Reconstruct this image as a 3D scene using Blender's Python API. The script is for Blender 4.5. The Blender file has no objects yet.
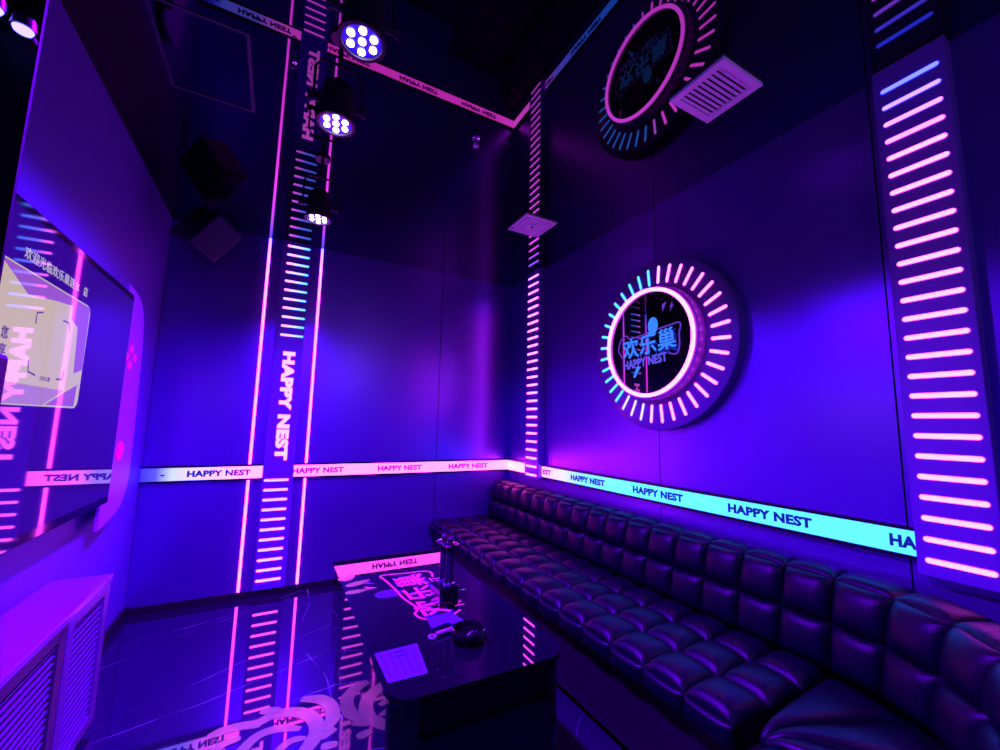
import bpy, bmesh, math, random
from mathutils import Vector, Matrix
random.seed(7)
PI = math.pi
S = bpy.context.scene
COL = S.collection

# ------------------------------------------------------------------ camera, world, exposure
cam_d = bpy.data.cameras.new('camera'); cam = bpy.data.objects.new('camera', cam_d); COL.objects.link(cam)
YAW, PITCH, ROLL = 0.4923, 0.1196, 0.0223
fw = Vector((math.sin(YAW)*math.cos(PITCH), math.cos(YAW)*math.cos(PITCH), math.sin(PITCH)))
rt = Vector((math.cos(YAW), -math.sin(YAW), 0)); up = rt.cross(fw)
r2 = rt*math.cos(ROLL) + up*math.sin(ROLL); u2 = -rt*math.sin(ROLL) + up*math.cos(ROLL)
M = Matrix((r2, u2, -fw)).transposed().to_4x4(); M.translation = Vector((-2.0538, -3.6187, 1.2763))
cam.matrix_world = M
cam_d.sensor_width = 36; cam_d.lens = 413.146/1000*36; cam_d.clip_start = 0.02
S.camera = cam
W = bpy.data.worlds.new('world'); S.world = W; W.use_nodes = True
W.node_tree.nodes['Background'].inputs[0].default_value = (0.004, 0.001, 0.02, 1)
W.node_tree.nodes['Background'].inputs[1].default_value = 0.2
vs = S.view_settings
vs.view_transform = 'Standard'; vs.look = 'None'; vs.gamma = 1; vs.exposure = 0; vs.use_curve_mapping = False
S.cycles.use_denoising = True
S.cycles.max_bounces = 8; S.cycles.glossy_bounces = 5; S.cycles.diffuse_bounces = 4
S.cycles.sample_clamp_indirect = 6
S.cycles.caustics_reflective = False; S.cycles.caustics_refractive = False

H = 2.7
XL = -2.82            # left wall
YN = -4.6             # wall behind the camera
PAR_BLUE = (0.12, 0.0, 1.0)
PAR_VIOLET = (0.20, 0.0, 1.0)
PAR_POWER = 560

# ------------------------------------------------------------------ materials
MATS = {}
def mat(name, base=(.5, .5, .5), rough=.5, metal=0, ior=1.5, emit=None, es=0, coat=0, noise=0, nscale=60, bump=0, bscale=20, alpha=1, trans=0):
    m = bpy.data.materials.new(name); m.use_nodes = True; MATS[name] = m
    nt = m.node_tree; b = nt.nodes['Principled BSDF']
    b.inputs['Base Color'].default_value = (*base, 1); b.inputs['Roughness'].default_value = rough
    b.inputs['Metallic'].default_value = metal; b.inputs['IOR'].default_value = ior
    b.inputs['Coat Weight'].default_value = coat; b.inputs['Coat Roughness'].default_value = .03
    b.inputs['Alpha'].default_value = alpha; b.inputs['Transmission Weight'].default_value = trans
    if emit:
        b.inputs['Emission Color'].default_value = (*emit, 1); b.inputs['Emission Strength'].default_value = es
    tc = nt.nodes.new('ShaderNodeTexCoord')
    if noise:
        n = nt.nodes.new('ShaderNodeTexNoise'); n.inputs['Scale'].default_value = nscale
        r = nt.nodes.new('ShaderNodeMixRGB'); r.blend_type = 'MULTIPLY'; r.inputs[0].default_value = noise
        r.inputs[1].default_value = (*base, 1)
        nt.links.new(tc.outputs['Object'], n.inputs['Vector']); nt.links.new(n.outputs['Fac'], r.inputs[2])
        nt.links.new(r.outputs[0], b.inputs['Base Color'])
    if bump:
        n2 = nt.nodes.new('ShaderNodeTexNoise'); n2.inputs['Scale'].default_value = bscale
        bp = nt.nodes.new('ShaderNodeBump'); bp.inputs['Strength'].default_value = bump; bp.inputs['Distance'].default_value = .01
        nt.links.new(tc.outputs['Object'], n2.inputs['Vector']); nt.links.new(n2.outputs['Fac'], bp.inputs['Height'])
        nt.links.new(bp.outputs['Normal'], b.inputs['Normal'])
    return m
def glow_ramp(name, stops, strength, axis, lo, hi, base=(.05, .05, .05), coords='Object'):
    """emission colour that changes along one axis of the object's own coordinates (addressable LED chain)"""
    m = mat(name, base, .3); nt = m.node_tree; b = nt.nodes['Principled BSDF']
    tc = nt.nodes.new('ShaderNodeTexCoord'); sx = nt.nodes.new('ShaderNodeSeparateXYZ')
    mr = nt.nodes.new('ShaderNodeMapRange'); mr.inputs['From Min'].default_value = lo; mr.inputs['From Max'].default_value = hi
    cr = nt.nodes.new('ShaderNodeValToRGB')
    nt.links.new(tc.outputs[coords], sx.inputs[0]); nt.links.new(sx.outputs[axis], mr.inputs['Value'])
    nt.links.new(mr.outputs[0], cr.inputs[0])
    el = cr.color_ramp.elements
    while len(el) < len(stops): el.new(.5)
    for e, (p, c) in zip(el, sorted(stops)): e.position = p; e.color = (*c, 1)
    nt.links.new(cr.outputs[0], b.inputs['Emission Color']); b.inputs['Emission Strength'].default_value = strength
    return m
def glow_obj(name, strength):
    """LED diffuser whose colour is the object's own colour"""
    m = mat(name, (.05, .05, .05), .3); nt = m.node_tree; b = nt.nodes['Principled BSDF']
    oi = nt.nodes.new('ShaderNodeObjectInfo')
    nt.links.new(oi.outputs['Color'], b.inputs['Emission Color']); b.inputs['Emission Strength'].default_value = strength
    return m

PINK = (.95, .042, 1.1); PINK2 = (1, .08, 1); CYAN = (.02, .62, 1); BLUE = (.07, .05, 1); VIO = (.45, .06, 1)
wallm = mat('satin_wall_panel', (.27, .07, .70), .31, .8, noise=.12, nscale=90)
wallL = mat('painted_wall', (.16, .045, .55), .5, 0, noise=.1, nscale=60)
seam = mat('seam_black', (.01, .01, .012), .6)
ceilm = mat('stretch_ceiling_film', (.003, .003, .004), .012, 0, 1.38, bump=.012, bscale=3)
black = mat('black_gloss', (.006, .006, .008), .06)
tabm = mat('table_black_glass', (.004, .003, .008), .02, 0, 1.5)
tabside = mat('table_black_gloss_side', (.006, .006, .009), .03, 0, 1.6, bump=.02, bscale=9)
blackm = mat('black_matte', (.012, .012, .014), .5)
blackp = mat('black_plastic', (.015, .015, .018), .35)
leather = mat('black_leather', (.0018, .0025, .010), .38, 0, 1.33, bump=.12, bscale=220)
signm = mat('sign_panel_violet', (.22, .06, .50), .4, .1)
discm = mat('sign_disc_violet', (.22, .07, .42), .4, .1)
partm = mat('partition_black', (.002, .002, .003), .6, 0, 1.2)
frame = mat('strip_frame_black', (.01, .01, .012), .35)
white = mat('white_metal', (.85, .8, .9), .4)
chrome = mat('chrome', (.7, .7, .75), .15, 1)
paper = mat('paper', (.07, .06, .30), .6)
printd = mat('print_dark', (.01, .01, .05), .6)
mirror = mat('black_mirror_glass', (.003, .003, .005), .01, 0, 1.6)
floorm = mat('black_marble', (.010, .010, .013), .025, 0, 1.6)
swirlm = mat('pale_swirl_pattern', (.35, .46, .12), .10, 0, 1.5, noise=.35, nscale=25)
petalm = mat('pale_petal', (.30, .33, .07), .10)
bar_m = glow_obj('led_bar_core', 11)
bloom_rim_m = glow_obj('led_bar_bloom_rim', 1.6)  # saturated rim glow, painting bloom round the bright core
barg_m = glow_ramp('led_bar_pink_to_cyan', [(0, (.9, .06, .9)), (.45, (.12, .08, .8)), (1, (.01, .09, .55))], 10, 0, -.08, .08)
ring_m = mat('ring_neon', (.05, .05, .05), .3, emit=(.95, .07, 1.1), es=12)
logo_ch = mat('logo_blue', (.02, .05, .2), .4, emit=(.03, .22, 1), es=1.1)
logo_en = mat('logo_violet', (.02, .02, .2), .4, emit=(.14, .12, 1), es=.7)
logo_ol = mat('logo_outline', (.02, .02, .2), .4, emit=(.25, .06, .9), es=.5)
logo_sh = mat('logo_shade', (.01, .01, .1), .4, emit=(.005, .02, .35), es=.6)
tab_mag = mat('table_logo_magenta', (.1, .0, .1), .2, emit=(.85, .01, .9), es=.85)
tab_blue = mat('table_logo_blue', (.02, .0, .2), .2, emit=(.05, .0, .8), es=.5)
led_par = mat('par_led', (.1, .1, .1), .3, emit=(.42, .30, 1), es=28)
led_sconce = mat('sconce_led', (.1, .1, .1), .3, emit=(.10, .08, 1), es=9)
plate_m = mat('par_lens_plate', (.02, .02, .05), .2, emit=(.02, .0, 1), es=.8)  # emission stands in for LED light scattered over the plate
led_warm = mat('par_led_warm', (.1, .1, .1), .3, emit=(1, .62, .75), es=9)
txt_pink = mat('strip_text_purple', (.02, .0, .03), .5, emit=(.22, .0, .28), es=1)
txt_blue = mat('strip_text_navy', (.0, .0, .03), .5, emit=(.0, .015, .22), es=1)
txt_white = mat('sign_text_white', (.05, .05, .05), .3, emit=(.95, .10, 1), es=7)
tv_bg = mat('tv_screen', (.004, .004, .006), .03, 0, 1.45, emit=(.028, .002, .27), es=.9)
tv_card = mat('tv_card', (.004, .004, .006), .03, 0, 1.45, emit=(.60, .46, .36), es=.95)
tv_purple = mat('tv_card_purple', (.004, .004, .006), .03, 0, 1.45, emit=(.30, .09, .55), es=1)
tv_lilac = mat('tv_card_lilac', (.004, .004, .006), .03, 0, 1.45, emit=(.40, .20, .50), es=1)
tv_txt = mat('tv_title', (.004, .004, .006), .03, 0, 1.45, emit=(.48, .40, .55), es=1)
tv_dark = mat('tv_print', (.004, .004, .006), .03, 0, 1.45, emit=(.12, .05, .22), es=1)
redm = mat('red_acrylic', (.9, .03, .25), .3, emit=(.9, .0, .25), es=.45)
wingm = mat('violet_acrylic', (.45, .12, .65), .5)
cabm = mat('cabinet_lacquer', (.26, .09, .38), .2)
cabd = mat('cabinet_frame_dark', (.05, .045, .06), .25)
hatchm = mat('hatch_frame', (.04, .035, .06), .4)
glassd = mat('smoked_tube', (.02, .02, .04), .05, 0, 1.6)
bluepl = mat('blue_grey_plastic', (.35, .35, .5), .35)
stripm_b = glow_ramp('strip_light_back', [(0, (.004, .003, .25)), (.03, (.01, .01, .5)), (.06, (.06, .07, .6)), (.14, (.12, .06, .6)), (.20, (.7, .06, .8)), (.30, (1, .042, .85)), (.9, (1, .042, .85)), (1, (1, .055, .85))], 11, 0, XL, 0)
stripm_r = glow_ramp('strip_light_right', [(0, (.012, .10, .8)), (.45, (.012, .11, .8)), (.62, (.02, .09, .8)), (.74, (.12, .07, .8)), (.84, (.8, .06, .9)), (1, (1, .08, .95))], 11, 1, -3.0, 0)
tube_m = glow_ramp('led_tube', [(0, (.95, .045, 1.05)), (.83, (.95, .045, 1.05)), (.93, (.5, .05, 1)), (1, (.05, .04, 1))], 13, 2, 0, H)
tube_bloom = glow_ramp('led_tube_bloom_rim', [(0, (1, 0, .95)), (.83, (1, 0, .95)), (.93, (.4, 0, 1)), (1, (.05, .0, 1))], 2, 2, 0, H)  # dimmer saturated edge, painting bloom beside the diffuser

# marble veins on the floor: thin broken diagonal lines
VA = -.52+PI/2
def marble(m):
    nt = m.node_tree; b = nt.nodes['Principled BSDF']
    tc = nt.nodes.new('ShaderNodeTexCoord')
    total = None
    for rot, sc, wid, seedoff in ((VA, .55, .99990, 0), (VA+.2, .38, .99994, 3.3), (VA-1.1, .2, .99996, 7.1)):
        mp = nt.nodes.new('ShaderNodeMapping'); mp.inputs['Rotation'].default_value = (0, 0, rot); mp.inputs['Location'].default_value = (seedoff, 0, 0)
        wv = nt.nodes.new('ShaderNodeTexWave'); wv.inputs['Scale'].default_value = sc; wv.inputs['Distortion'].default_value = 2.2
        wv.inputs['Detail'].default_value = 3; wv.inputs['Detail Scale'].default_value = 1.4
        th = nt.nodes.new('ShaderNodeMapRange'); th.inputs['From Min'].default_value = wid; th.inputs['From Max'].default_value = 1
        nz = nt.nodes.new('ShaderNodeTexNoise'); nz.inputs['Scale'].default_value = 3.5
        n2 = nt.nodes.new('ShaderNodeMapRange'); n2.inputs['From Min'].default_value = .45; n2.inputs['From Max'].default_value = .65
        mu = nt.nodes.new('ShaderNodeMath'); mu.operation = 'MULTIPLY'
        nt.links.new(tc.outputs['Object'], mp.inputs[0]); nt.links.new(mp.outputs[0], wv.inputs['Vector'])
        nt.links.new(wv.outputs['Fac'], th.inputs['Value']); nt.links.new(mp.outputs[0], nz.inputs['Vector'])
        nt.links.new(nz.outputs['Fac'], n2.inputs['Value'])
        nt.links.new(th.outputs[0], mu.inputs[0]); nt.links.new(n2.outputs[0], mu.inputs[1])
        if total is None: total = mu.outputs[0]
        else:
            a = nt.nodes.new('ShaderNodeMath'); a.operation = 'MAXIMUM'
            nt.links.new(total, a.inputs[0]); nt.links.new(mu.outputs[0], a.inputs[1]); total = a.outputs[0]
    mx = nt.nodes.new('ShaderNodeMixRGB'); mx.inputs[1].default_value = (.013, .010, .032, 1); mx.inputs[2].default_value = (.5, .48, .55, 1)
    nt.links.new(total, mx.inputs[0]); nt.links.new(mx.outputs[0], b.inputs['Base Color'])
marble(floorm)

# ------------------------------------------------------------------ builders
def tag(o, label=None, cat=None, group=None, kind=None):
    if label: o['label'] = label
    if cat: o['category'] = cat
    if group: o['group'] = group
    if kind: o['kind'] = kind
    return o
def thing(name, label, cat, loc=(0, 0, 0), group=None):
    o = bpy.data.objects.new(name, None); COL.objects.link(o); o.location = loc; o.empty_display_size = .1
    return tag(o, label, cat, group)
def root_off(p):
    v = Vector((0, 0, 0))
    while p is not None: v += p.location; p = p.parent
    return v
class MB:
    """collects shapes in world coordinates; build() links ONE mesh object"""
    def __init__(s): s.bm = bmesh.new()
    def _post(s, vs, mi, smooth):
        fs = set(f for v in vs for f in v.link_faces)
        for f in fs: f.material_index = mi; f.smooth = smooth
        return fs
    def box(s, a, b, bev=0, seg=2, mi=0, mtx=None):
        a = Vector(a); b = Vector(b); c = (a+b)/2; d = b-a
        r = bmesh.ops.create_cube(s.bm, size=1, matrix=Matrix.Translation(c) @ Matrix.Diagonal((abs(d.x), abs(d.y), abs(d.z), 1)))
        vs = r['verts']
        if bev:
            es = list(set(e for v in vs for e in v.link_edges))
            rb = bmesh.ops.bevel(s.bm, geom=es, offset=bev, segments=seg, profile=.5, affect='EDGES')
            vs = list(set(rb['verts']) | set(v for f in rb['faces'] for v in f.verts))
            fs = set(f for v in vs for f in v.link_faces); vs = list(set(v for f in fs for v in f.verts))
        if mtx: bmesh.ops.transform(s.bm, matrix=mtx, verts=vs)
        s._post(vs, mi, False); return s
    def cyl(s, p0, p1, r0, r1=None, n=20, cap=True, mi=0, smooth=True):
        p0 = Vector(p0); p1 = Vector(p1); d = p1-p0; r1 = r0 if r1 is None else r1
        q = d.to_track_quat('Z', 'Y').to_matrix().to_4x4()
        r = bmesh.ops.create_cone(s.bm, cap_ends=cap, segments=n, radius1=r0, radius2=r1, depth=d.length, matrix=Matrix.Translation((p0+p1)/2) @ q)
        for f in s._post(r['verts'], mi, smooth):
            if len(f.verts) > 4: f.smooth = False
        return s
    def sphere(s, c, r, sc=(1, 1, 1), n=14, mi=0):
        q = bmesh.ops.create_uvsphere(s.bm, u_segments=n, v_segments=n//2+2, radius=r, matrix=Matrix.Translation(c) @ Matrix.Diagonal((*sc, 1)))
        s._post(q['verts'], mi, True); return s
    def tube(s, pts, r, n=8, mi=0, closed=False):
        pts = [Vector(p) for p in pts]; rings = []
        N = len(pts)
        for i, p in enumerate(pts):
            t = (pts[(i+1) % N]-pts[i-1]) if closed else (pts[min(i+1, N-1)]-pts[max(i-1, 0)])
            t.normalize(); a = t.cross(Vector((.13, .21, .97)));  a.normalize(); b = t.cross(a)
            rings.append([s.bm.verts.new(p+r*(a*math.cos(2*PI*k/n)+b*math.sin(2*PI*k/n))) for k in range(n)])
        for i in range(N if closed else N-1):
            A = rings[i]; B = rings[(i+1) % N]
            for k in range(n):
                f = s.bm.faces.new((A[k], A[(k+1) % n], B[(k+1) % n], B[k])); f.smooth = True; f.material_index = mi
        if not closed:
            for R in (rings[0], rings[-1]):
                f = s.bm.faces.new(R); f.material_index = mi
        return s
    def prism(s, poly, d, mi=0, smooth=False):
        """closed polygon (list of Vectors) extruded by vector d"""
        d = Vector(d); A = [s.bm.verts.new(Vector(p)) for p in poly]; B = [s.bm.verts.new(Vector(p)+d) for p in poly]
        n = len(A)
        s.bm.faces.new(A).material_index = mi; s.bm.faces.new(B).material_index = mi
        for i in range(n):
            f = s.bm.faces.new((A[i], A[(i+1) % n], B[(i+1) % n], B[i])); f.material_index = mi; f.smooth = smooth
        return s
    def lathe(s, prof, c, n=32, mi=0, axis=Vector((0, 0, 1))):
        q = axis.to_track_quat('Z', 'Y').to_matrix(); c = Vector(c); R = []
        for (r, h) in prof:
            R.append([s.bm.verts.new(c+q @ Vector((r*math.cos(2*PI*k/n), r*math.sin(2*PI*k/n), h))) for k in range(n)])
        for A, B in zip(R, R[1:]):
            for k in range(n):
                f = s.bm.faces.new((A[k], A[(k+1) % n], B[(k+1) % n], B[k])); f.smooth = True; f.material_index = mi
        return s
    def ribbon(s, pts, w, d, mi=0, closed=False):
        """flat stroke: pts (2 world vectors in a plane with normal d), width w (number or list), thickness along d"""
        pts = [Vector(p) for p in pts]; d = Vector(d); nrm = d.normalized(); N = len(pts); L = []; Rr = []
        for i, p in enumerate(pts):
            t = (pts[(i+1) % N]-pts[i-1]) if closed else (pts[min(i+1, N-1)]-pts[max(i-1, 0)])
            a = t.cross(nrm).normalized(); ww = w[i] if isinstance(w, (list, tuple)) else w
            L.append(p+a*ww/2); Rr.append(p-a*ww/2)
        b = s.bm.verts.new
        l0 = [b(p) for p in L]; r0 = [b(p) for p in Rr]; l1 = [b(p+d) for p in L]; r1 = [b(p+d) for p in Rr]
        for i in range(N if closed else N-1):
            j = (i+1) % N
            for q in ((l1[i], r1[i], r1[j], l1[j]), (l0[i], l0[j], r0[j], r0[i]), (l0[i], l1[i], l1[j], l0[j]), (r0[i], r0[j], r1[j], r1[i])):
                s.bm.faces.new(q).material_index = mi
        if not closed:
            for i in (0, N-1): s.bm.faces.new((l0[i], l1[i], r1[i], r0[i])).material_index = mi
        return s
    def pillow(s, quad, nrm, h, base=.03, n=8, pw=5, mi=0):
        """stuffed pad over a quad, bulging along nrm; creased edges"""
        A, B, C, D = [Vector(q) for q in quad]; nrm = Vector(nrm).normalized(); g = []
        for i in range(n+1):
            row = []
            for j in range(n+1):
                u = .5-.5*math.cos(PI*i/n); v = .5-.5*math.cos(PI*j/n)
                P = (A*(1-u)+B*u)*(1-v)+(D*(1-u)+C*u)*v
                fu = max(0, 1-abs(2*u-1)**pw)**.6; fv = max(0, 1-abs(2*v-1)**pw)**.6
                row.append(s.bm.verts.new(P+nrm*h*fu*fv))
            g.append(row)
        for i in range(n):
            for j in range(n):
                f = s.bm.faces.new((g[i][j], g[i+1][j], g[i+1][j+1], g[i][j+1])); f.smooth = True; f.material_index = mi
        edge = [g[i][0] for i in range(n+1)]+[g[n][j] for j in range(1, n+1)]+[g[i][n] for i in range(n-1, -1, -1)]+[g[0][j] for j in range(n-1, 0, -1)]
        low = [s.bm.verts.new(v.co-nrm*base) for v in edge]
        for i in range(len(edge)):
            j = (i+1) % len(edge); s.bm.faces.new((edge[i], low[i], low[j], edge[j])).material_index = mi
        s.bm.faces.new(low).material_index = mi
        return s
    def build(s, name, mats, parent=None, label=None, cat=None, group=None, kind=None, loc=None):
        if not isinstance(mats, (list, tuple)): mats = [mats]
        bmesh.ops.recalc_face_normals(s.bm, faces=s.bm.faces[:])
        for e in s.bm.edges:
            if len(e.link_faces) == 2 and e.calc_face_angle(0) > .75: e.smooth = False
        base = root_off(parent) if parent is not None else Vector((0, 0, 0))
        L = Vector(loc) if loc is not None else Vector((0, 0, 0))     # world position of the object's origin
        if loc is None and parent is not None: L = base.copy()
        bmesh.ops.translate(s.bm, verts=s.bm.verts[:], vec=-L)
        me = bpy.data.meshes.new(name); s.bm.to_mesh(me); s.bm.free()
        for m in mats: me.materials.append(m)
        o = bpy.data.objects.new(name, me); COL.objects.link(o)
        o.parent = parent; o.location = L-base
        return tag(o, label, cat, group, kind)
def inst(me, name, parent, world_loc, rot=None, color=None):
    o = bpy.data.objects.new(name, me); COL.objects.link(o); o.parent = parent
    o.location = Vector(world_loc)-(root_off(parent) if parent else Vector((0, 0, 0)))
    if rot is not None: o.rotation_euler = rot.to_euler()
    if color: o.color = (*color, 1)
    return o
def text(name, body, mats, parent, center, xdir, ydir, width, height, depth=.002, bold=.02, label=None):
    """lettering as a mesh fitted into width x height around center"""
    cu = bpy.data.curves.new(name, 'FONT'); cu.body = body; cu.offset = bold; cu.extrude = .5; cu.resolution_u = 3
    cu.space_character = 1.06
    to = bpy.data.objects.new(name, cu); COL.objects.link(to)
    dg = bpy.context.evaluated_depsgraph_get(); me = bpy.data.meshes.new_from_object(to.evaluated_get(dg))
    bpy.data.objects.remove(to); bpy.data.curves.remove(cu)
    xs = [v.co.x for v in me.vertices]; ys = [v.co.y for v in me.vertices]
    x0, x1, y0, y1 = min(xs), max(xs), min(ys), max(ys)
    xd = Vector(xdir).normalized(); yd = Vector(ydir).normalized(); nd = xd.cross(yd); c = Vector(center)
    base = root_off(parent) if parent else Vector((0, 0, 0))
    for v in me.vertices:
        a = ((v.co.x-x0)/(x1-x0)-.5)*width; b = ((v.co.y-y0)/(y1-y0)-.5)*height
        v.co = c+xd*a+yd*b+nd*(v.co.z+.5)*depth-base
    me.name = name; me.materials.clear()
    for m in (mats if isinstance(mats, list) else [mats]): me.materials.append(m)
    o = bpy.data.objects.new(name, me); COL.objects.link(o); o.parent = parent
    if label: o['label'] = label
    return o
def smooth_path(pts, k=6):
    pts = [Vector(p) for p in pts]; out = []
    for i in range(len(pts)-1):
        p0 = pts[max(i-1, 0)]; p1 = pts[i]; p2 = pts[i+1]; p3 = pts[min(i+2, len(pts)-1)]
        for j in range(k):
            t = j/k
            out.append(.5*((2*p1)+(p2-p0)*t+(2*p0-5*p1+4*p2-p3)*t*t+(3*p1-p0-3*p2+p3)*t**3))
    out.append(pts[-1]); return out
def pill_mesh(name, L, w, d, mats):
    """LED diffuser bar, local X along its length, local Z up, local -Y out; core (0) on a wider rim (1) that paints its bloom"""
    m = MB()
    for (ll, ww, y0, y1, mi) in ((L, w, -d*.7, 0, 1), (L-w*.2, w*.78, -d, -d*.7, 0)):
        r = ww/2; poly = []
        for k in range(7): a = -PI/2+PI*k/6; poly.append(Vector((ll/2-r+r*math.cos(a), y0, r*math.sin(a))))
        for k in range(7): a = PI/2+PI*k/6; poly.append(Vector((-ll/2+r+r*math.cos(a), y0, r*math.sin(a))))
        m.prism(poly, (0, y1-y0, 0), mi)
    bmesh.ops.recalc_face_normals(m.bm, faces=m.bm.faces[:])
    me = bpy.data.meshes.new(name); m.bm.to_mesh(me); m.bm.free()
    for k in mats: me.materials.append(k)
    return me
RZ = lambda a: Matrix.Rotation(a, 3, 'Z')

# ------------------------------------------------------------------ the room shell
MB().box((XL-.1, YN-.1, -.1), (.1, .1, 0)).build('floor', floorm, kind='structure', label='black glossy marble floor with thin pale veins')
MB().box((XL-.1, YN-.1, H), (.1, .1, H+.1)).build('ceiling', ceilm, kind='structure', label='black mirror-gloss stretch ceiling')
def panel_wall(name, axis, runs, label):
    if axis == 'b': o = MB().box((XL-.1, .012, 0), (.1, .1, H)).build(name, seam, kind='structure', label=label)
    else: o = MB().box((.012, YN, 0), (.1, .012, H)).build(name, seam, kind='structure', label=label)
    g = .003
    for a, b in runs:
        m = MB()
        if axis == 'b': m.box((a+g, 0, 0.0), (b-g, .012, H))
        else: m.box((0, a+g, 0.0), (.012, b-g, H))
        m.build('wall_panel', wallm, o)
    return o
panel_wall('wall_back', 'b', [(XL, -2.0), (-2.0, -.75), (-.75, .012)], 'satin violet-lit wall panels behind the lit HAPPY NEST sign')
panel_wall('wall_right', 'r', [(YN, -4.10), (-4.10, -2.955), (-2.955, -1.85), (-1.85, -.73), (-.73, 0)], 'satin violet-lit wall panels behind the round sign and sofa')
MB().box((XL-.1, YN, 0), (XL, .012, H)).build('wall_left', wallL, kind='structure', label='plain painted wall behind the television')
MB().box((XL-.1, YN-.1, 0), (.1, YN, H)).build('wall_near', wallL, kind='structure', label='plain wall closing the room behind the camera')
MB().box((XL, -2.7745, 0), (-2.418, -2.768, H)).build('wall_partition', partm, kind='structure', label='black partition end beside the television')
MB().box((XL+.001, -.016, 0), (-.001, -.0005, .048), .002).build('baseboard_back', blackm, kind='structure', label='black skirting along the panelled wall')
MB().box((XL+.0005, -1.17, 0), (XL+.016, -.017, .06), .002).build('baseboard_left', blackm, kind='structure', label='black skirting below the television wall')

# ------------------------------------------------------------------ belt of lit HAPPY NEST strips
SZ0, SZ1 = .846, .932
def belt(name, label, axis, a, b, texts, lm, group='lit lettering belt round the walls'):
    mid = (a+b)/2
    loc = (mid, 0, SZ0-.016) if axis == 'b' else (0, mid, SZ0-.016)
    t = thing(name, label, 'light strip', loc, group)
    m = MB(); e = .014
    if axis == 'b':
        m.box((a, -.026, SZ0-e), (b, -.0006, SZ0)); m.box((a, -.026, SZ1), (b, -.0006, SZ1+e)); m.box((a, -.008, SZ0), (b, -.0006, SZ1))
    else:
        m.box((-.026, a, SZ0-e), (-.0006, b, SZ0)); m.box((-.026, a, SZ1), (-.0006, b, SZ1+e)); m.box((-.008, a, SZ0), (-.0006, b, SZ1))
    m.build('frame', frame, t)
    m = MB()
    if axis == 'b': m.box((a, -.022, SZ0), (b, -.008, SZ1))
    else: m.box((-.022, a, SZ0), (-.008, b, SZ1))
    m.build('lens', lm, t, loc=(0, 0, 0))
    for (p, q, body, tm) in texts:
        zc = (SZ0+SZ1)/2
        if axis == 'b': text('lettering', body, tm, t, ((p+q)/2, -.022, zc), (1, 0, 0), (0, 0, 1), abs(q-p), .044, .0015, .055)
        else: text('lettering', body, tm, t, (-.022, (p+q)/2, zc), (0, -1, 0), (0, 0, 1), abs(q-p), .044, .0015, .055)
    return t
HN = 'HAPPY NEST'
sA = belt('light_strip', 'lit belt strip between the television corner and the tall lettered sign', 'b', XL+.002, -2.112, [(-2.566, -2.186, HN, txt_blue)], stripm_b)
MB().sphere((-2.70, -.024, .884), .008, (1.8, .6, .8), 10).build('connector', chrome, sA)
belt('light_strip', 'pink lit belt strip from the tall lettered sign to the room corner', 'b', -1.902, -.002, [(-1.913, -1.54, HN, txt_pink), (-1.27, -.889, HN, txt_pink), (-.635, -.238, HN, txt_pink)], stripm_b)
belt('light_strip', 'short pink lit belt strip between the room corner and the slim light column', 'r', -.405, -.030, [], stripm_r)
belt('light_strip', 'cyan lit belt strip above the sofa under the round sign', 'r', -2.988, -.628,
     [(-.64, -.756, 'EST', txt_pink), (-1.02, -1.397, HN, txt_blue), (-1.652, -2.022, HN, txt_blue), (-2.284, -2.656, HN, txt_blue), (-2.908, -2.984, 'HA', txt_blue)], stripm_r)

# ------------------------------------------------------------------ vertical LED lines on the back wall
def ledline(x, z0, z1, label):
    t = thing('led_line', label, 'light strip', (x, 0, z0), 'upright neon lines beside the tall sign')
    MB().box((x-.0115, -.007, z0), (x+.0115, -.0006, z1)).build('bloom_rim', tube_bloom, t, loc=(0, 0, 0))
    MB().box((x-.0085, -.013, z0), (x+.0085, -.007, z1), .002, 1).build('diffuser', tube_m, t, loc=(0, 0, 0))
ledline(-2.198, .0485, SZ0-.015, 'pink neon line below the belt on the television side of the tall sign')
ledline(-2.198, SZ1+.015, 2.698, 'tall pink neon line above the belt on the television side of the tall sign')
ledline(-1.819, .0485, SZ0-.015, 'pink neon line below the belt on the sofa side of the tall sign')
ledline(-1.819, SZ1+.015, 2.698, 'tall pink neon line above the belt on the sofa side of the tall sign')

# ------------------------------------------------------------------ tall lettered sign on the back wall
t = thing('lettered_sign', 'tall narrow wall sign reading HAPPY NEST between two neon lines', 'sign', (-2.005, 0, .05))
MB().box((-2.108, -.034, .05), (-1.904, -.0006, 2.698), .003).build('panel', signm, t)
bm_core = pill_mesh('bar', .165, .019, .004, [bar_m, bloom_rim_m])
bm_grad = pill_mesh('bar', .165, .019, .004, [barg_m, bloom_rim_m])
for k in range(11):
    z = 2.655-.0722*k
    inst(bm_grad, 'bar', t, (-1.992, -.034, z), color=(.02, .25, 1))
    z = .827-.0712*k
    inst(bm_core, 'bar', t, (-2.015, -.034, z), color=(.95, .065, 1.1))
text('lettering', HN, txt_white, t, (-2.000, -.034, 1.388), (0, 0, -1), (1, 0, 0), .83, .085, .003, .055)

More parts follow.
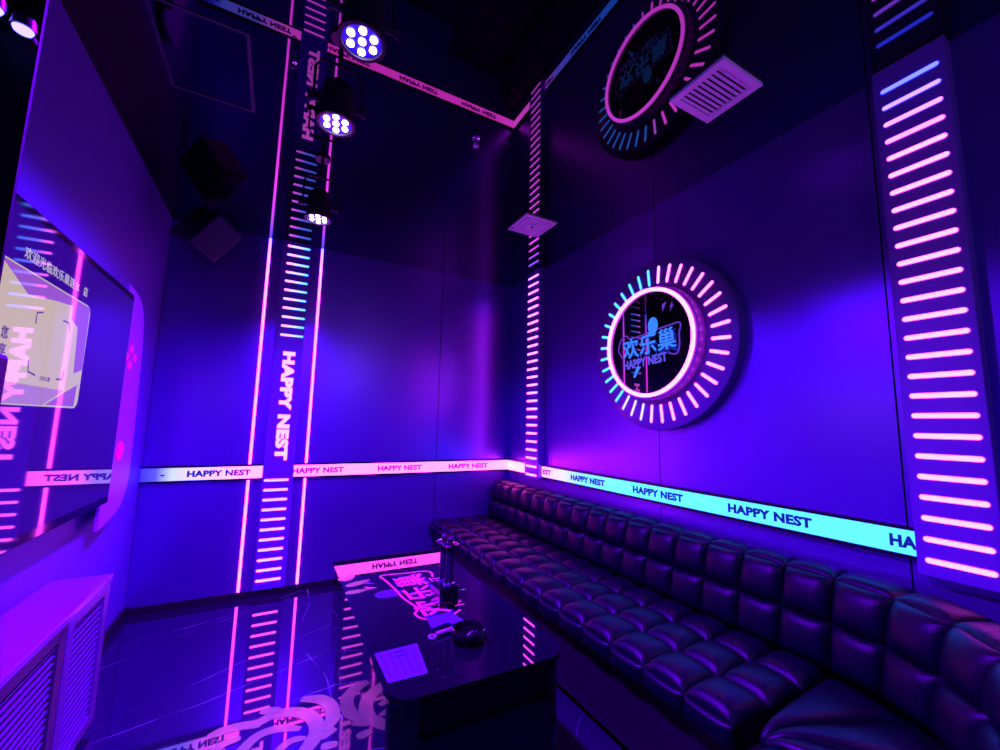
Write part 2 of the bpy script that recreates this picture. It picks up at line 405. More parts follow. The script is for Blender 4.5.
# ------------------------------------------------------------------ LED ladder columns on the right wall
def ladder(label, y0, y1, b0, b1, zb, zt0, n, cols):
    t = thing('light_column', label, 'light column', (-.03, (y0+y1)/2, zb), 'ladder light columns on the sofa wall')
    MB().box((-.06, y1, zb), (-.0006, y0, H-.002), .003).build('panel', signm, t)
    me = pill_mesh('bar', abs(b1-b0), .02, .004, [bar_m, bloom_rim_m])
    for k in range(n):
        z = zt0+(.85-zt0)*k/(n-1)
        inst(me, 'bar', t, (-.06, (b0+b1)/2, z), RZ(-PI/2), cols(k))
    return t
def cols1(k):
    return [(.25, .06, 1), (.4, .05, 1), (.7, .05, 1)][k] if k < 3 else (.95, .065, 1.1)
def cols2(k):
    return [(.03, .035, 1), (.08, .045, 1), (.25, .05, 1), (.6, .05, 1)][k] if k < 4 else (.95, .065, 1.1)
ladder('slim ladder light column of pink bars by the room corner', -.405, -.622, -.430, -.602, .82, 2.634, 26, cols1)
ladder('wide ladder light column of pink bars at the near end of the cyan belt', -2.99, -3.195, -3.012, -3.178, .797, 2.60, 26, cols2)

# ------------------------------------------------------------------ round sign
cy, cz = -1.888, 1.785
t = thing('round_sign', 'large round wall sign with radiating light bars and neon ring', 'sign', (0, cy, cz))
ax = Vector((-1, 0, 0))
o = MB().lathe([(0, .0006), (.52, .0006), (.52, .055), (.514, .06), (0, .06)], (0, cy, cz), 72, 0, ax).build('disc', discm, t)
MB().lathe([(.345, .0602), (.345, .122), (.340, .126), (.30, .126), (0, .126)], (0, cy, cz), 72, 0, ax).build('drum', discm, t)
MB().lathe([(0, .1262), (.334, .1262), (.334, .1275), (0, .1275)], (0, cy, cz), 72, 0, ax).build('mirror', mirror, t, label='black mirror face')
MB().tube([(-.136, cy+-.0+.318*math.cos(2*PI*k/72), cz+.318*math.sin(2*PI*k/72)) for k in range(72)], .011, 8, closed=True).build('neon_ring', ring_m, t, label='pink neon ring')
me = pill_mesh('ray_bar', .112, .02, .004, [bar_m, bloom_rim_m])
for k in range(36):
    a = math.radians(90+10*k)          # measured in (right = -y, up = z)
    d = Vector((0, -math.cos(a), math.sin(a))); deg = (90+10*k+5) % 360
    a2 = math.radians(deg); d = Vector((0, -math.cos(a2), math.sin(a2)))
    xl = d; yl = Vector((1, 0, 0)); zl = xl.cross(yl)
    R = Matrix((xl, yl, zl)).transposed()
    c = (.015, .11, .6) if 95 <= deg <= 225 else ((.10, .08, .8) if deg < 260 and deg > 225 else ((.5, .07, .9) if 260 <= deg < 275 else ((.5, .08, .8) if 85 <= deg < 95 else (1, .06, 1))))
    inst(me, 'ray_bar', t, Vector((-.06, cy, cz))+d*.425, R, c)
xs = -.128
def SP(u, v): return Vector((xs, cy-u, cz+v))       # u to the right, v up on the face of the sign
text('lettering', '欢乐巢', logo_sh, t, SP(.012, -.018), (0, -1, 0), (0, .0, 1), .42, .135, .002, .018)
text('lettering', '欢乐巢', logo_ch, t, SP(.005, -.010)+Vector((-.003, 0, 0)), (0, -1, 0.06), (0, .06, 1), .40, .125, .003, .012, 'glowing blue Chinese lettering')
text('lettering', HN, logo_en, t, SP(-.025, -.112), (0, -1, .06), (0, .06, 1), .33, .055, .003, .03)
ol = smooth_path([SP(u, v) for u, v in [(-.20, -.07), (-.235, -.02), (-.215, .045), (-.17, .07), (-.135, .045), (-.05, .05), (.06, .065), (.17, .075), (.225, .078), (.235, .055), (.225, .02), (.225, -.05), (.205, -.095), (.15, -.085)]], 5)
MB().ribbon(ol, .008, (-.002, 0, 0)).build('outline', logo_ol, t)
mic = MB()
mic.prism([SP(.045+.036*math.cos(2*PI*k/20)*1.0, .095+.05*math.sin(2*PI*k/20)) for k in range(20)], (-.003, 0, 0))
mic.prism([SP(.005, .06), SP(.07, .045), SP(.05, .03), SP(.012, .035)], (-.003, 0, 0))
mic.prism([SP(-.085, -.14), SP(-.055, -.14), SP(-.10, -.205), SP(-.112, -.20)], (-.003, 0, 0))
mic.build('microphone_emblem', logo_ch, t)
fl = MB(); fl.prism([SP(.115, .205), SP(.145, .215), SP(.118, .165)], (-.003, 0, 0))
fl.prism([SP(.185, .205), SP(.168, .178), SP(.182, .180), SP(.165, .155), SP(.196, .186), SP(.182, .185)], (-.003, 0, 0))
fl.build('spark_emblem', logo_ol, t)

# ------------------------------------------------------------------ television wall
TX = -2.735
t = thing('television', 'large flat wall television showing a welcome card on blue', 'television', (TX-.03, -1.8, .88))
MB().box((XL+.001, -2.40, 1.1), (TX-.04, -1.2, 1.65), .004).build('wall_mount', blackm, t)
MB().box((TX-.04, -2.655, .865), (TX+.004, -.940, 1.885), .004).build('bezel', black, t)
sc = MB().box((TX-.003, -2.64, .900), (TX+.0045, -.952, 1.858)).build('screen', tv_bg, t)
def TV(y, z, o=.0006): return Vector((TX+.0045+o, y, z))
def rrect(y0, y1, z0, z1, r, o):
    P = []
    for (cy_, cz_, a0) in ((y1-r, z1-r, 0), (y0+r, z1-r, PI/2), (y0+r, z0+r, PI), (y1-r, z0+r, 1.5*PI)):
        for k in range(6): a = a0+PI/2*k/5; P.append(TV(cy_+r*math.cos(a), cz_+r*math.sin(a), o))
    return P
MB().prism(rrect(-2.50, -1.447, 1.302, 1.70, .035, .0002), (.0006, 0, 0)).build('welcome_card', tv_card, sc)
c = MB()
c.prism([TV(-2.06, 1.695, .0009), TV(-1.60, 1.695, .0009), TV(-1.60, 1.668, .0009), TV(-1.72, 1.655, .0009), TV(-1.90, 1.63, .0009)], (.0003, 0, 0))
c.prism([TV(-1.60, 1.695, .0009), TV(-1.455, 1.695, .0009), TV(-1.450, 1.45, .0009), TV(-1.52, 1.43, .0009), TV(-1.54, 1.60, .0009), TV(-1.60, 1.62, .0009)], (.0003, 0, 0))
c.prism([TV(-1.70, 1.308, .0009), TV(-1.48, 1.308, .0009), TV(-1.475, 1.39, .0009), TV(-1.56, 1.36, .0009)], (.0003, 0, 0))
c.build('card_pattern', tv_purple, sc)
c = MB()
c.prism([TV(-2.3, 1.306, .0009), TV(-1.72, 1.306, .0009), TV(-1.58, 1.362, .0009), TV(-2.3, 1.372, .0009)], (.0003, 0, 0))
c.build('card_band', tv_lilac, sc)
text('title', '欢迎光临欢乐巢涟水', tv_txt, sc, TV(-1.762, 1.745, .0006), (0, 1, 0), (0, 0, 1), .378, .036, .0006, .006)
text('title', '店', tv_txt, sc, TV(-1.515, 1.745, .0006), (0, 1, 0), (0, 0, 1), .036, .036, .0006, .006)
b = MB()
for (pts) in ([(-1.835, 1.555), (-1.835, 1.59), (-1.80, 1.598)], [(-1.66, 1.602), (-1.615, 1.602), (-1.60, 1.575)], [(-1.842, 1.44), (-1.835, 1.405), (-1.79, 1.398)], [(-1.65, 1.398), (-1.605, 1.400), (-1.60, 1.43)]):
    b.ribbon([TV(y, z, .0009) for y, z in pts], .006, (.0004, 0, 0))
b.build('scan_frame', tv_dark, sc)
text('caption', '扫码点歌', tv_dark, sc, TV(-1.725, 1.392, .0009), (0, 1, 0), (0, 0, 1), .07, .016, .0004, .01)
text('caption', '您', tv_dark, sc, TV(-1.985, 1.500, .0009), (0, 1, 0), (0, 0, 1), .035, .035, .0004, .02)
text('caption', '享', tv_dark, sc, TV(-1.985, 1.452, .0009), (0, 1, 0), (0, 0, 1), .035, .035, .0004, .02)

# curved acrylic wing at the far edge of the television
t = thing('acrylic_wing', 'curved violet acrylic wing beside the television with red petals', 'wall panel', (XL+.04, -.86, .76))
edge = smooth_path([Vector((0, y, z)) for y, z in [(-.925, 1.945), (-.78, 1.935), (-.66, 1.885), (-.595, 1.76), (-.555, 1.484), (-.525, .98), (-.58, .83), (-.70, .765), (-.925, .73)]], 5)
MB().prism([Vector((XL+.046, p.y, p.z)) for p in edge], (.014, 0, 0), smooth=False).build('board', wingm, t)
MB().box((XL+.0006, -.90, .85), (XL+.046, -.72, 1.80), .004).build('spacer', blackm, t)
for (y, z) in ((-.770, 1.632), (-.700, 1.592), (-.770, 1.545), (-.835, 1.585)):
    MB().prism([Vector((-2.7595, y+.026*math.cos(2*PI*k/16), z+.022*math.sin(2*PI*k/16))) for k in range(16)], (.003, 0, 0)).build('petal', redm, t)
MB().prism([Vector((-2.7595, -.750+.055*math.cos(2*PI*k/20), 1.095+.05*math.sin(2*PI*k/20))) for k in range(20)], (.003, 0, 0)).build('red_disc', redm, t)

# louvred cabinet under the television
CX = -2.62
t = thing('louvred_cabinet', 'low lacquered cabinet with louvred grilles under the television', 'cabinet', (-2.72, -1.95, 0))
MB().box((XL+.018, -2.74, .03), (CX-.03, -1.185, .575)).build('body', cabd, t)
MB().box((XL+.001, -2.745, .575), (CX, -1.18, .60), .003).build('top', cabm, t)
MB().box((XL+.02, -2.74, 0), (CX-.04, -1.20, .03)).build('plinth', blackm, t)
slatm = mat('louvre_slat', (.13, .04, .22), .35)
slat = None
for (a, b) in ((-1.58, -1.215), (-2.05, -1.63), (-2.52, -2.10)):
    fr = MB(); e = .035; z0, z1 = .035, .572
    fr.box((CX-.03, a-.02, z0), (CX-.002, a+e, z1), .002); fr.box((CX-.03, b-e, z0), (CX-.002, b+.02, z1), .002)
    fr.box((CX-.03, a+e, z1-.035), (CX-.002, b-e, z1), .002); fr.box((CX-.03, a+e, z0), (CX-.002, b-e, z0+.045), .002)
    g = fr.build('grille', slatm if b > -1.3 else cabd, t)
    n = 19
    for k in range(n):
        z = z0+.05+(z1-.04-z0-.05)*(k+.5)/n
        mtx = Matrix.Translation((CX-.016, (a+b)/2, z)) @ Matrix.Rotation(math.radians(38), 4, 'Y')
        if slat is None or abs(slat[0]-(b-a)) > 1e-4:
            q = MB().box((-.008, -(b-a)/2+e, -.0022), (.008, (b-a)/2-e, .0022), mtx=Matrix.Rotation(math.radians(12), 4, 'Y'))
            so = q.build('slat', cabm, g, loc=(CX-.016, (a+b)/2, z)) if False else None
            me = bpy.data.meshes.new('slat'); q.bm.to_mesh(me); q.bm.free(); me.materials.append(slatm); slat = (b-a, me)
        inst(slat[1], 'slat', g, (CX-.016, (a+b)/2, z))

# song ordering terminal by the partition
t = thing('ordering_terminal', 'black song ordering terminal standing by the dark partition', 'terminal', (-2.41, -2.93, 0))
MB().box((-2.50, -3.02, 0), (-2.36, -2.88, .025), .004).build('base', blackm, t)
MB().cyl((-2.43, -2.95, .025), (-2.43, -2.95, 1.0), .02).build('post', blackp, t)
MB().box((-2.50, -2.97, .99), (-2.342, -2.90, 1.347), .006).build('screen_housing', blackm, t)
MB().box((-2.49, -2.973, 1.01), (-2.352, -2.9702, 1.335)).build('screen', black, t)

# small blue spot heads on the partition
def sconce(x, z, label):
    t = thing('wall_spot', label, 'lamp', (x, -2.80, z), 'small blue spots on the partition')
    MB().cyl((x-.003, -2.775, z+.008), (x, -2.798, z+.008), .006, n=10).build('arm', blackp, t)
    MB().cyl((x, -2.808, z+.018), (x, -2.808, z+.002), .012, .014, n=18).build('head', blackp, t)
    MB().cyl((x, -2.808, z+.0018), (x, -2.808, z-.002), .0115, .010, n=18).build('lens', led_sconce, t)
sconce(-2.455, 1.850, 'tiny blue spot deeper on the black partition')
sconce(-2.4215, 1.832, 'tiny bright blue spot near the edge of the black partition')

# ------------------------------------------------------------------ ceiling fittings
def par_lamp(label, x, y, warm=False):
    z = 2.35; k_ = .85
    t = thing('stage_lamp', label, 'stage lamp', (x, y, z), 'round LED stage lamps hanging in a row')
    MB().lathe([(0, .165), (.03, .165), (.062, .14), (.07, .10), (.07, .012), (.078, .008), (.078, -.004), (.066, -.004), (.064, .004), (0, .004)], (x, y, z), 28).build('can', blackp, t)
    MB().lathe([(0, .0041), (.063, .0041), (.063, .0025), (0, .0025)], (x, y, z), 24).build('lens_plate', plate_m, t)
    yk = MB()
    yk.tube([(x-.095, y, z+.07), (x-.095, y, z+.20), (x-.07, y, z+.235), (x+.07, y, z+.235), (x+.095, y, z+.20), (x+.095, y, z+.07)], .006, 6)
    yk.cyl((x-.105, y, z+.075), (x-.068, y, z+.075), .012, n=10); yk.cyl((x+.068, y, z+.075), (x+.105, y, z+.075), .012, n=10)
    yk.build('yoke', chrome if False else blackp, t)
    for sg in (-1, 1): MB().cyl((x+sg*.118, y, z+.075), (x+sg*.105, y, z+.075), .018, n=12).build('knob', blackp, t)
    MB().cyl((x, y, z+.235), (x, y, H-.012), .010, n=10).cyl((x, y, H-.012), (x, y, H-.0005), .045, n=20).build('mount', blackp, t)
    for k in range(7):
        r = 0 if k == 0 else .042; a = 2*PI*k/6+.4
        px, py = x+r*math.cos(a), y+r*math.sin(a)
        MB().lathe([(0, .0042), (.0120, .0042), (.0125, -.002), (.008, -.005), (0, -.006)], (px, py, z), 14).build('led', led_warm if (warm and k == 0) else led_par, t)
    t.scale = (k_, k_, 1)
    return t
def spot(x, y, z, tgt, power, color, ang, blend=1, r=.05):
    d = bpy.data.lights.new('stage_light', 'SPOT'); d.energy = power; d.color = color; d.spot_size = math.radians(ang); d.spot_blend = blend; d.shadow_soft_size = r
    o = bpy.data.objects.new('stage_light', d); COL.objects.link(o); o.location = (x, y, z)
    o.rotation_euler = (Vector(tgt)-Vector((x, y, z))).to_track_quat('-Z', 'Y').to_euler(); return o
for i, (x, y, lab) in enumerate(((-1.936, -1.295, 'LED stage lamp nearest the tall lettered sign'), (-1.943, -2.105, 'middle LED stage lamp of the hanging row'), (-1.919, -2.492, 'LED stage lamp with a warm centre light, farthest from the lettered sign'))):
    par_lamp(lab, x, y, i == 2)
    spot(x, y, 2.335, (x, y, 0), PAR_POWER, PAR_BLUE if i < 2 else PAR_VIOLET, 160, 1)
# warm centre LED throws a tight pale beam on the floor strokes
spot(-1.919, -2.492, 2.33, (-1.93, -1.47, 0), 34, (1, .90, .80), 25, .35, .02)

# unseen lamp added behind the camera, inferred from the sheen in the satin panels
t = thing('bulkhead_lamp', 'small round bulkhead lamp on the wall opposite the lettered sign', 'lamp', (-.89, YN, 2.25))
MB().lathe([(0, .0006), (.07, .0006), (.07, .03), (.06, .04), (.055, .04), (.055, .03), (0, .03)], (-.89, YN, 2.25), 24, 0, Vector((0, 1, 0))).build('housing', blackp, t)
MB().lathe([(0, .0305), (.054, .0305), (.045, .05), (.02, .06), (0, .062)], (-.89, YN, 2.25), 24, 0, Vector((0, 1, 0))).build('dome', mat('bulkhead_dome', (.6, .6, .7), .3, emit=(.42, .36, 1), es=160), t)

def grille(label, x0, x1, y0, y1, n, along):
    t = thing('ceiling_vent', label, 'vent', ((x0+x1)/2, (y0+y1)/2, H-.014), 'white ceiling vents')
    e = .03; z0, z1 = H-.014, H-.0006; m = MB()
    m.box((x0, y0, z0), (x0+e, y1, z1)); m.box((x1-e, y0, z0), (x1, y1, z1)); m.box((x0+e, y0, z0), (x1-e, y0+e, z1)); m.box((x0+e, y1-e, z0), (x1-e, y1, z1))
    m.build('frame', white, t)
    MB().box((x0+e, y0+e, H-.003), (x1-e, y1-e, z1)).build('duct', blackm, t)
    me = None
    for k in range(n):
        if along == 'x':
            c = ((x0+x1)/2, y0+e+(y1-y0-2*e)*(k+.5)/n, H-.009)
            if me is None:
                q = MB().box((-(x1-x0)/2+e, -.0075, -.0012), ((x1-x0)/2-e, .0075, .0012), mtx=Matrix.Rotation(.35, 4, 'X'))
        else:
            c = (x0+e+(x1-x0-2*e)*(k+.5)/n, (y0+y1)/2, H-.009)
            if me is None:
                q = MB().box((-.0075, -(y1-y0)/2+e, -.0012), (.0075, (y1-y0)/2-e, .0012), mtx=Matrix.Rotation(.35, 4, 'Y'))
        if me is None:
            me = bpy.data.meshes.new('slat'); q.bm.to_mesh(me); q.bm.free(); me.materials.append(white)
        inst(me, 'slat', t, c)
grille('slatted white ceiling vent beside the round sign', -.652, -.395, -2.757, -2.508, 9, 'x')
t = thing('ceiling_diffuser', 'small square white ceiling diffuser with stepped rings by the slim light column', 'vent', (-.54, -1.24, H-.012))
for k, (r, z) in enumerate(((.128, H-.0006), (.098, H-.003), (.068, H-.0055), (.038, H-.008))):
    m = MB(); w = .022; x, y = -.545, -1.24; z0 = z-.011
    m.box((x-r, y-r, z0), (x-r+w, y+r, z)); m.box((x+r-w, y-r, z0), (x+r, y+r, z)); m.box((x-r+w, y-r, z0), (x+r-w, y-r+w, z)); m.box((x-r+w, y+r-w, z0), (x+r-w, y+r, z))
    m.build('ring', white, t)
MB().box((-.545-.128, -1.24-.128, H-.0025), (-.545+.128, -1.24+.128, H-.0004)).build('back_plate', white, t)
t = thing('access_hatch', 'faint square access hatch frame in the black ceiling', 'hatch', (-2.40, -1.72, H-.003))
m = MB(); x0, x1, y0, y1, w = -2.56, -2.248, -1.95, -1.50, .012; z0, z1 = H-.003, H-.0004
m.box((x0, y0, z0), (x0+w, y1, z1)); m.box((x1-w, y0, z0), (x1, y1, z1)); m.box((x0+w, y0, z0), (x1-w, y0+w, z1)); m.box((x0+w, y1-w, z0), (x1-w, y1, z1))
m.build('frame', hatchm, t)
t = thing('sprinkler', 'small sprinkler head hanging from the black ceiling', 'sprinkler', (-1.278, -1.862, H-.05))
MB().lathe([(0, -.0005), (.022, -.0005), (.020, -.006), (.008, -.008), (.008, -.03), (.004, -.032), (.004, -.042), (0, -.042)], (-1.278, -1.862, H), 18).build('body', chrome, t)
MB().lathe([(0, -.042), (.015, -.042), (.015, -.045), (0, -.045)], (-1.278, -1.862, H), 18).build('deflector', chrome, t)
t = thing('ceiling_hook', 'little wire hook hanging from the black ceiling', 'hook', (-2.103, -1.93, H-.06))
MB().tube(smooth_path([(-2.095, -1.90, H-.0005), (-2.100, -1.91, H-.03), (-2.112, -1.93, H-.05), (-2.106, -1.945, H-.07), (-2.092, -1.94, H-.06), (-2.094, -1.925, H-.045)], 4), .0022, 6).build('wire', chrome, t)
MB().lathe([(0, -.0005), (.010, -.0005), (.008, -.006), (0, -.006)], (-2.095, -1.90, H), 12).build('plate', chrome, t)

# loudspeaker hung from the ceiling
F = Vector((-2.475, -.52, 2.415)); n = Vector((.50, -.70, -.42)).normalized()
a = Vector((.45, .12, .89)); a = (a-n*a.dot(n)).normalized(); b = a.cross(n)
R = Matrix((a, b, n)).transposed().to_4x4(); R.translation = F
t = thing('loudspeaker', 'black loudspeaker tilted down on a bracket near the ceiling corner', 'loudspeaker', F)
MB().box((-.13, -.10, -.26), (.13, .10, -.012), .012, 2, mtx=R).build('cabinet', blackp, t)
MB().box((-.128, -.098, -.012), (.128, .098, .004), .01, 2, mtx=R).build('grille', mat('speaker_grille', (.012, .012, .07), .45, bump=.5, bscale=300), t)
MB().box((-.10, .035, .0045), (-.08, .055, .006), mtx=R)  .build('badge', blackm, t)
bk = F-n*.16
MB().cyl(bk+Vector((0, 0, .10)), (bk.x, bk.y, H-.01), .012, n=12).cyl((bk.x, bk.y, H-.01), (bk.x, bk.y, H-.0005), .05, n=20).build('bracket', blackp, t)

# ------------------------------------------------------------------ sofa
t = thing('corner_sofa', 'long black tufted leather corner sofa along the lit wall', 'sofa', (-.40, -1.6, 0))
b = MB(); b.box((-.755, -2.78, .04), (-.14, -.012, .33)); b.prism([Vector(p) for p in ((-.755, -2.78, .04), (-.14, -2.78, .04), (-.18, -3.05, .04), (-.40, -3.32, .04), (-.73, -3.40, .04), (-1.45, -3.40, .04), (-1.45, -2.86, .04), (-.76, -2.86, .04))], (0, 0, .29))
b.build('base', blackm, t)
NP = 16; PW = 2.76/NP; Y0 = -.018
seat_rows = [(-.79, -.60), (-.60, -.41), (-.41, -.235)]
meshes = {}
def pad(name, key, quad, nrm, h, base, off):
    """pads of one row share a mesh"""
    if key not in meshes:
        m = MB(); m.pillow(quad, nrm, h, base, 8, 4)
        bmesh.ops.recalc_face_normals(m.bm, faces=m.bm.faces[:])
        me = bpy.data.meshes.new(name); m.bm.to_mesh(me); m.bm.free(); me.materials.append(leather); meshes[key] = me
    o = inst(meshes[key], name, t, off)
    return o
for k in range(NP):
    yA = Y0-PW*k
    for r, (xa, xb) in enumerate(seat_rows):
        pad('seat_pad', 's%d' % r, [(xa, 0, .40), (xb, 0, .40), (xb, -PW, .40), (xa, -PW, .40)], (-.15 if r == 0 else 0, 0, 1), .045, .07, (0, yA, 0))
    pad('seat_front_pad', 'sf', [(-.79, 0, .33), (-.79, 0, .40), (-.79, -PW, .40), (-.79, -PW, .33)], (-1, 0, .2), .022, .04, (0, yA, 0))
    pad('back_pad', 'b0', [(-.22, 0, .42), (-.19, 0, .575), (-.19, -PW, .575), (-.22, -PW, .42)], (-1, 0, .25), .038, .06, (0, yA, 0))
    pad('back_pad', 'b1', [(-.19, 0, .575), (-.145, 0, .725), (-.145, -PW, .725), (-.19, -PW, .575)], (-1, 0, .35), .042, .06, (0, yA, 0))
    pad('back_roll_pad', 'b2', [(-.150, 0, .725), (-.03, 0, .735), (-.03, -PW, .735), (-.150, -PW, .725)], (-.25, 0, 1), .022, .05, (0, yA, 0))
MB().box((-.15, -2.78, .30), (-.002, -.012, .715)).build('back_core', blackm, t)
# curved corner: back pads on an arc, seat wedges
cc = Vector((-.73, -2.78, 0)); NA = 5
def arc(r, a): return Vector((cc.x+r*math.cos(a), cc.y-r*math.sin(a), 0))
core = MB()
def Z(v, z): return Vector((v.x, v.y, z))
for k in range(NA):
    a0, a1 = PI/2*k/NA, PI/2*(k+1)/NA; am = (a0+a1)/2; nr = Vector((-math.cos(am), math.sin(am), .25))
    def Q(r0, z0, r1, z1): return [Z(arc(r0, a0), z0), Z(arc(r1, a0), z1), Z(arc(r1, a1), z1), Z(arc(r0, a1), z0)]
    for (q, h, nv, nm) in ((Q(.51, .42, .54, .575), .038, nr, 'back_pad'), (Q(.54, .575, .585, .725), .042, nr, 'back_pad'), (Q(.580, .725, .70, .735), .022, Vector((0, 0, 1))+nr*.2, 'back_roll_pad')):
        MB().pillow(q, nv, h, .05, 8, 4).build(nm, leather, t)
    core.prism([Z(arc(.58, a0), .30), Z(arc(.70, a0), .30), Z(arc(.70, a1), .30), Z(arc(.58, a1), .30)], (0, 0, .415))
core.build('back_core', blackm, t)
P0 = Vector((-.78, -2.80, .40))
for k in range(3):
    a0, a1 = PI/2*k/3, PI/2*(k+1)/3
    A = P0+Vector((.03*math.cos(a0), -.03-.03*math.sin(a0), 0)); B = Z(arc(.50, a0), .40); C = Z(arc(.50, a1), .40); D = P0+Vector((.03*math.cos(a1), -.03-.03*math.sin(a1), 0))
    MB().pillow([A, B, C, D], (0, 0, 1), .045, .07, 10, 4).build('seat_wedge', leather, t)
for k in range(4):
    xa = -.79-.165*k; xb = xa-.165
    for (ya, yb) in ((-2.87, -3.08), (-3.08, -3.28)):
        MB().pillow([(xa, ya, .40), (xb, ya, .40), (xb, yb, .40), (xa, yb, .40)], (0, 0, 1), .045, .07, 8, 4).build('seat_pad', leather, t)
    for (y0, z0, y1, z1) in ((-3.29, .42, -3.32, .575), (-3.32, .575, -3.365, .725)):
        MB().pillow([(xa, y0, z0), (xa, y1, z1), (xb, y1, z1), (xb, y0, z0)], (0, 1, .25), .04, .05, 8, 4).build('back_pad', leather, t)
MB().box((-1.45, -3.46, .04), (-.74, -3.38, .72)).build('back_core', blackm, t)

# ------------------------------------------------------------------ table
TZ = .495; TX0, TX1, TY0, TY1 = -1.715, -1.09, -2.385, -1.05
def rounded(x0, x1, y0, y1, rf, rb, z):
    P = []
    for (x, y, a0, r) in ((x1-rb, y1-rb, 0, rb), (x0+rb, y1-rb, PI/2, rb), (x0+rf, y0+rf, PI, rf), (x1-rf, y0+rf, 1.5*PI, rf)):
        for k in range(7): q = a0+PI/2*k/6; P.append(Vector((x+r*math.cos(q), y+r*math.sin(q), z)))
    return P
t = thing('coffee_table', 'black glass coffee table with a printed logo on its gloss top', 'table', (-1.40, -1.72, 0))
MB().prism(rounded(TX0+.012, TX1-.012, TY0+.012, TY1-.012, .075, .02, 0), (0, 0, TZ-.016)).build('body', tabside, t)
tp = MB().prism(rounded(TX0, TX1, TY0, TY1, .085, .02, TZ-.014), (0, 0, .014)).build('top', tabm, t)
rim = rounded(TX0-.001, TX1+.001, TY0-.001, TY1+.001, .086, .021, TZ-.007)
# logo lit from beneath the glass: reads along +y, letters' tops towards -x
LC = Vector((-1.405, -1.675, TZ+.0004))
def LP(u, v, o=0): return LC+Vector((-v, u, o))
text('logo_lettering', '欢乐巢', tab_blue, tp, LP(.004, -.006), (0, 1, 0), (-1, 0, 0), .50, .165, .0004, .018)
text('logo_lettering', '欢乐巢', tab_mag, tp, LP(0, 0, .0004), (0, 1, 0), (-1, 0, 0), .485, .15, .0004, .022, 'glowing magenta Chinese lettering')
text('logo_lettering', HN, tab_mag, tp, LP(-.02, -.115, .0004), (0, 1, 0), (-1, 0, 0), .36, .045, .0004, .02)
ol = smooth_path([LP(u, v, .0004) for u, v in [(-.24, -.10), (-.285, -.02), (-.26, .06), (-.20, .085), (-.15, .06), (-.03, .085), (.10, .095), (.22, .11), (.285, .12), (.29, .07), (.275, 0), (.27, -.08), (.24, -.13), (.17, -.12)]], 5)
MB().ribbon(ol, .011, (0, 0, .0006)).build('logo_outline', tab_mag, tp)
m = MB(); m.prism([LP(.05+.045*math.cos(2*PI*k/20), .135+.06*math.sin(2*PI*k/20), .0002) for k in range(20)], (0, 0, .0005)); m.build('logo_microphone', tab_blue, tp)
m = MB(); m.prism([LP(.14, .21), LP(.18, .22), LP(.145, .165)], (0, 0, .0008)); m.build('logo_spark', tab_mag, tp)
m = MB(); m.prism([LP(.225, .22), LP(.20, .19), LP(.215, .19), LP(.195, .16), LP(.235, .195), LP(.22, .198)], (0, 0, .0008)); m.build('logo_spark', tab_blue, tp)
for (x, y, ang, l, w) in ((-1.675, -1.335, .9, .11, .07), (-1.64, -1.435, .35, .13, .05), (-1.665, -1.535, .05, .10, .045)):  # pale petal shapes lying flat on the table top
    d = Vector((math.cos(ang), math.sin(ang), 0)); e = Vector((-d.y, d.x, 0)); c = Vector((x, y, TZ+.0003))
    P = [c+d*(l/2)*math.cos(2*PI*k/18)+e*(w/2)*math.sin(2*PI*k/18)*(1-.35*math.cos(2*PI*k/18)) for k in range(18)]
    MB().prism(P, (0, 0, .0004)).build('petal_shape', petalm, tp)

# things on the table
t = thing('drink_dispenser', 'black twin-tube drink dispenser standing on the table logo', 'dispenser', (-1.345, -1.83, TZ))
MX = Matrix.Translation((-1.345, -1.83, TZ+.0015)) @ Matrix.Rotation(.12, 4, 'Z')
MB().box((-.045, -.05, 0), (.045, .05, .085), .008, 2, mtx=MX).build('box', black, t)
MB().box((-.048, -.044, .008), (-.0455, .044, .077), .001, 1, mtx=MX).build('front_plate', chrome, t)
for dy in (-.024, .030):
    c = MX @ Vector((.006, dy, .085))
    tb = MB().cyl(c, c+Vector((0, 0, .165)), .018, n=20).build('tube', glassd, t)
    MB().lathe([(0, 0), (.026, 0), (.024, .008), (.019, .010), (.019, .014), (0, .014)], c, 20).build('collar', chrome, tb)
    MB().lathe([(0, 0), (.034, 0), (.036, .003), (.028, .008), (0, .008)], c+Vector((0, 0, .165)), 22).build('flange', chrome, tb)
    MB().sphere(c+Vector((0, 0, .187)), .017, (1, 1, .9)).build('knob', blackp, tb)
sp = MX @ Vector((.045, -.01, .045)); MB().cyl(sp, sp+Vector((.05, -.005, 0)), .004, n=8).build('tap', chrome, t)

t = thing('ashtray', 'round black ashtray near the rounded table end', 'ashtray', (-1.375, -2.155, TZ))
MB().lathe([(0, .0008), (.052, .0008), (.060, .012), (.062, .040), (.060, .043), (.055, .041), (.050, .014), (.042, .010), (0, .009)], (-1.375, -2.155, TZ), 36).build('bowl', black, t)
MB().cyl((-1.39, -2.165, TZ+.014), (-1.36, -2.14, TZ+.016), .003, n=8).build('match', bluepl, t)
t = thing('ring_handled_stick', 'slim grey stick with a ring end lying by the ashtray', 'stick', (-1.44, -2.07, TZ))
MB().cyl((-1.475, -2.085, TZ+.0105), (-1.36, -2.065, TZ+.0095), .0075, .009, n=14).build('handle', bluepl, t)
MB().tube([(-1.490+.012*math.cos(2*PI*k/14), -2.088+.012*math.sin(2*PI*k/14), TZ+.006) for k in range(14)], .004, 6, closed=True).build('ring', bluepl, t)
t = thing('paper_card', 'flat pale card lying between the logo and the ashtray', 'card', (-1.44, -1.98, TZ))
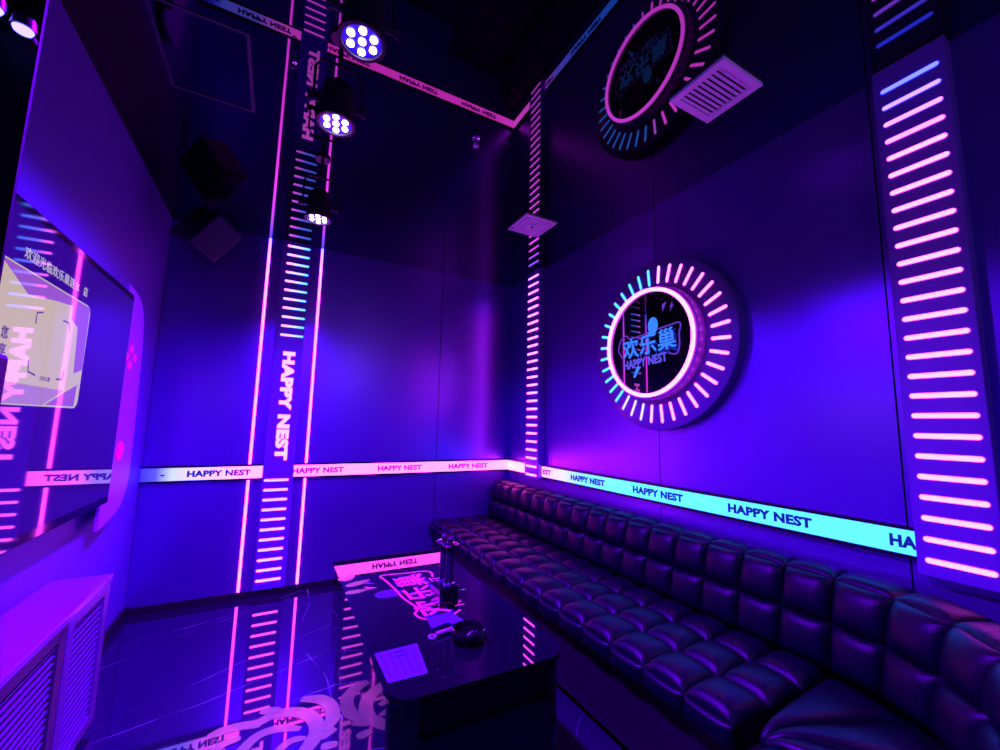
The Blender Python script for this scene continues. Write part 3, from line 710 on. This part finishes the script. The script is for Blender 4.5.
m = MB(); m.prism([Vector((x, y, TZ+.0015)) for x, y in ((-1.46, -1.935), (-1.355, -1.925), (-1.335, -2.02), (-1.385, -2.03), (-1.395, -2.005), (-1.47, -2.025))], (0, 0, .004)); m.build('card', paper, t)
t = thing('price_card', 'square printed price card lying at the table edge', 'card', (-1.63, -2.19, TZ))
qa, qb, qc, qd = [Vector((x, y, TZ+.0012)) for x, y in ((-1.700, -2.105), (-1.551, -2.102), (-1.573, -2.289), (-1.697, -2.284))]
MB().prism([qa, qb, qc, qd], (0, 0, .0015)).build('sheet', paper, t)
m = MB()
def CP(u, v): return (qa*(1-u)+qb*u)*(1-v)+(qd*(1-u)+qc*u)*v+Vector((0, 0, .0016))
for cix in range(5):
    u0 = .07+.18*cix; u1 = u0+.13
    for rr in range(13):
        v0 = .08+.065*rr
        if cix == 2 and rr < 4: continue
        m.prism([CP(u0, v0), CP(u0+(u1-u0)*random.uniform(.5, 1), v0), CP(u0+(u1-u0)*.9, v0+.02), CP(u0, v0+.02)], (0, 0, .0003))
m.prism([CP(.40, .10), CP(.62, .10), CP(.62, .17), CP(.40, .17)], (0, 0, .0003)); m.prism([CP(.40, .24), CP(.62, .24), CP(.62, .30), CP(.40, .30)], (0, 0, .0003))
m.build('print', printd, t)

# ------------------------------------------------------------------ pale swirl strokes lying flat on the floor
t = thing('floor_pattern', 'pale swirling brush strokes on the black floor beside the table', 'pattern', (-1.9, -1.55, 0))
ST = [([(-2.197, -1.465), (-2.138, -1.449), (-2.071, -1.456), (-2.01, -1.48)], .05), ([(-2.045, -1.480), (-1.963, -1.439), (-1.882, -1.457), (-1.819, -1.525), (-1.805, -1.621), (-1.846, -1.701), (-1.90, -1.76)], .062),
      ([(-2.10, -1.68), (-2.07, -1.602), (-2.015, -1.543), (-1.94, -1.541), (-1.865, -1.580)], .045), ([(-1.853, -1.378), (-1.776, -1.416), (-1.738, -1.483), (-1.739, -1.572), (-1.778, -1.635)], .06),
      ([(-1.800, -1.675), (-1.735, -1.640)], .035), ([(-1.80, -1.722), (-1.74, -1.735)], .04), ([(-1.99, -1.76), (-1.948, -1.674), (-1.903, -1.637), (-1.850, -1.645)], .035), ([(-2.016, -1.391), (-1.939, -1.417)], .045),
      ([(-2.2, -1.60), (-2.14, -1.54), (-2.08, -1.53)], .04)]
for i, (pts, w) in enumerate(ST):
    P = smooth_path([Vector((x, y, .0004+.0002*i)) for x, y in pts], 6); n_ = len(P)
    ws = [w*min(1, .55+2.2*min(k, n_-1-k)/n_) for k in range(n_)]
    MB().ribbon(P, ws, (0, 0, .0006)).build('stroke', swirlm, t)
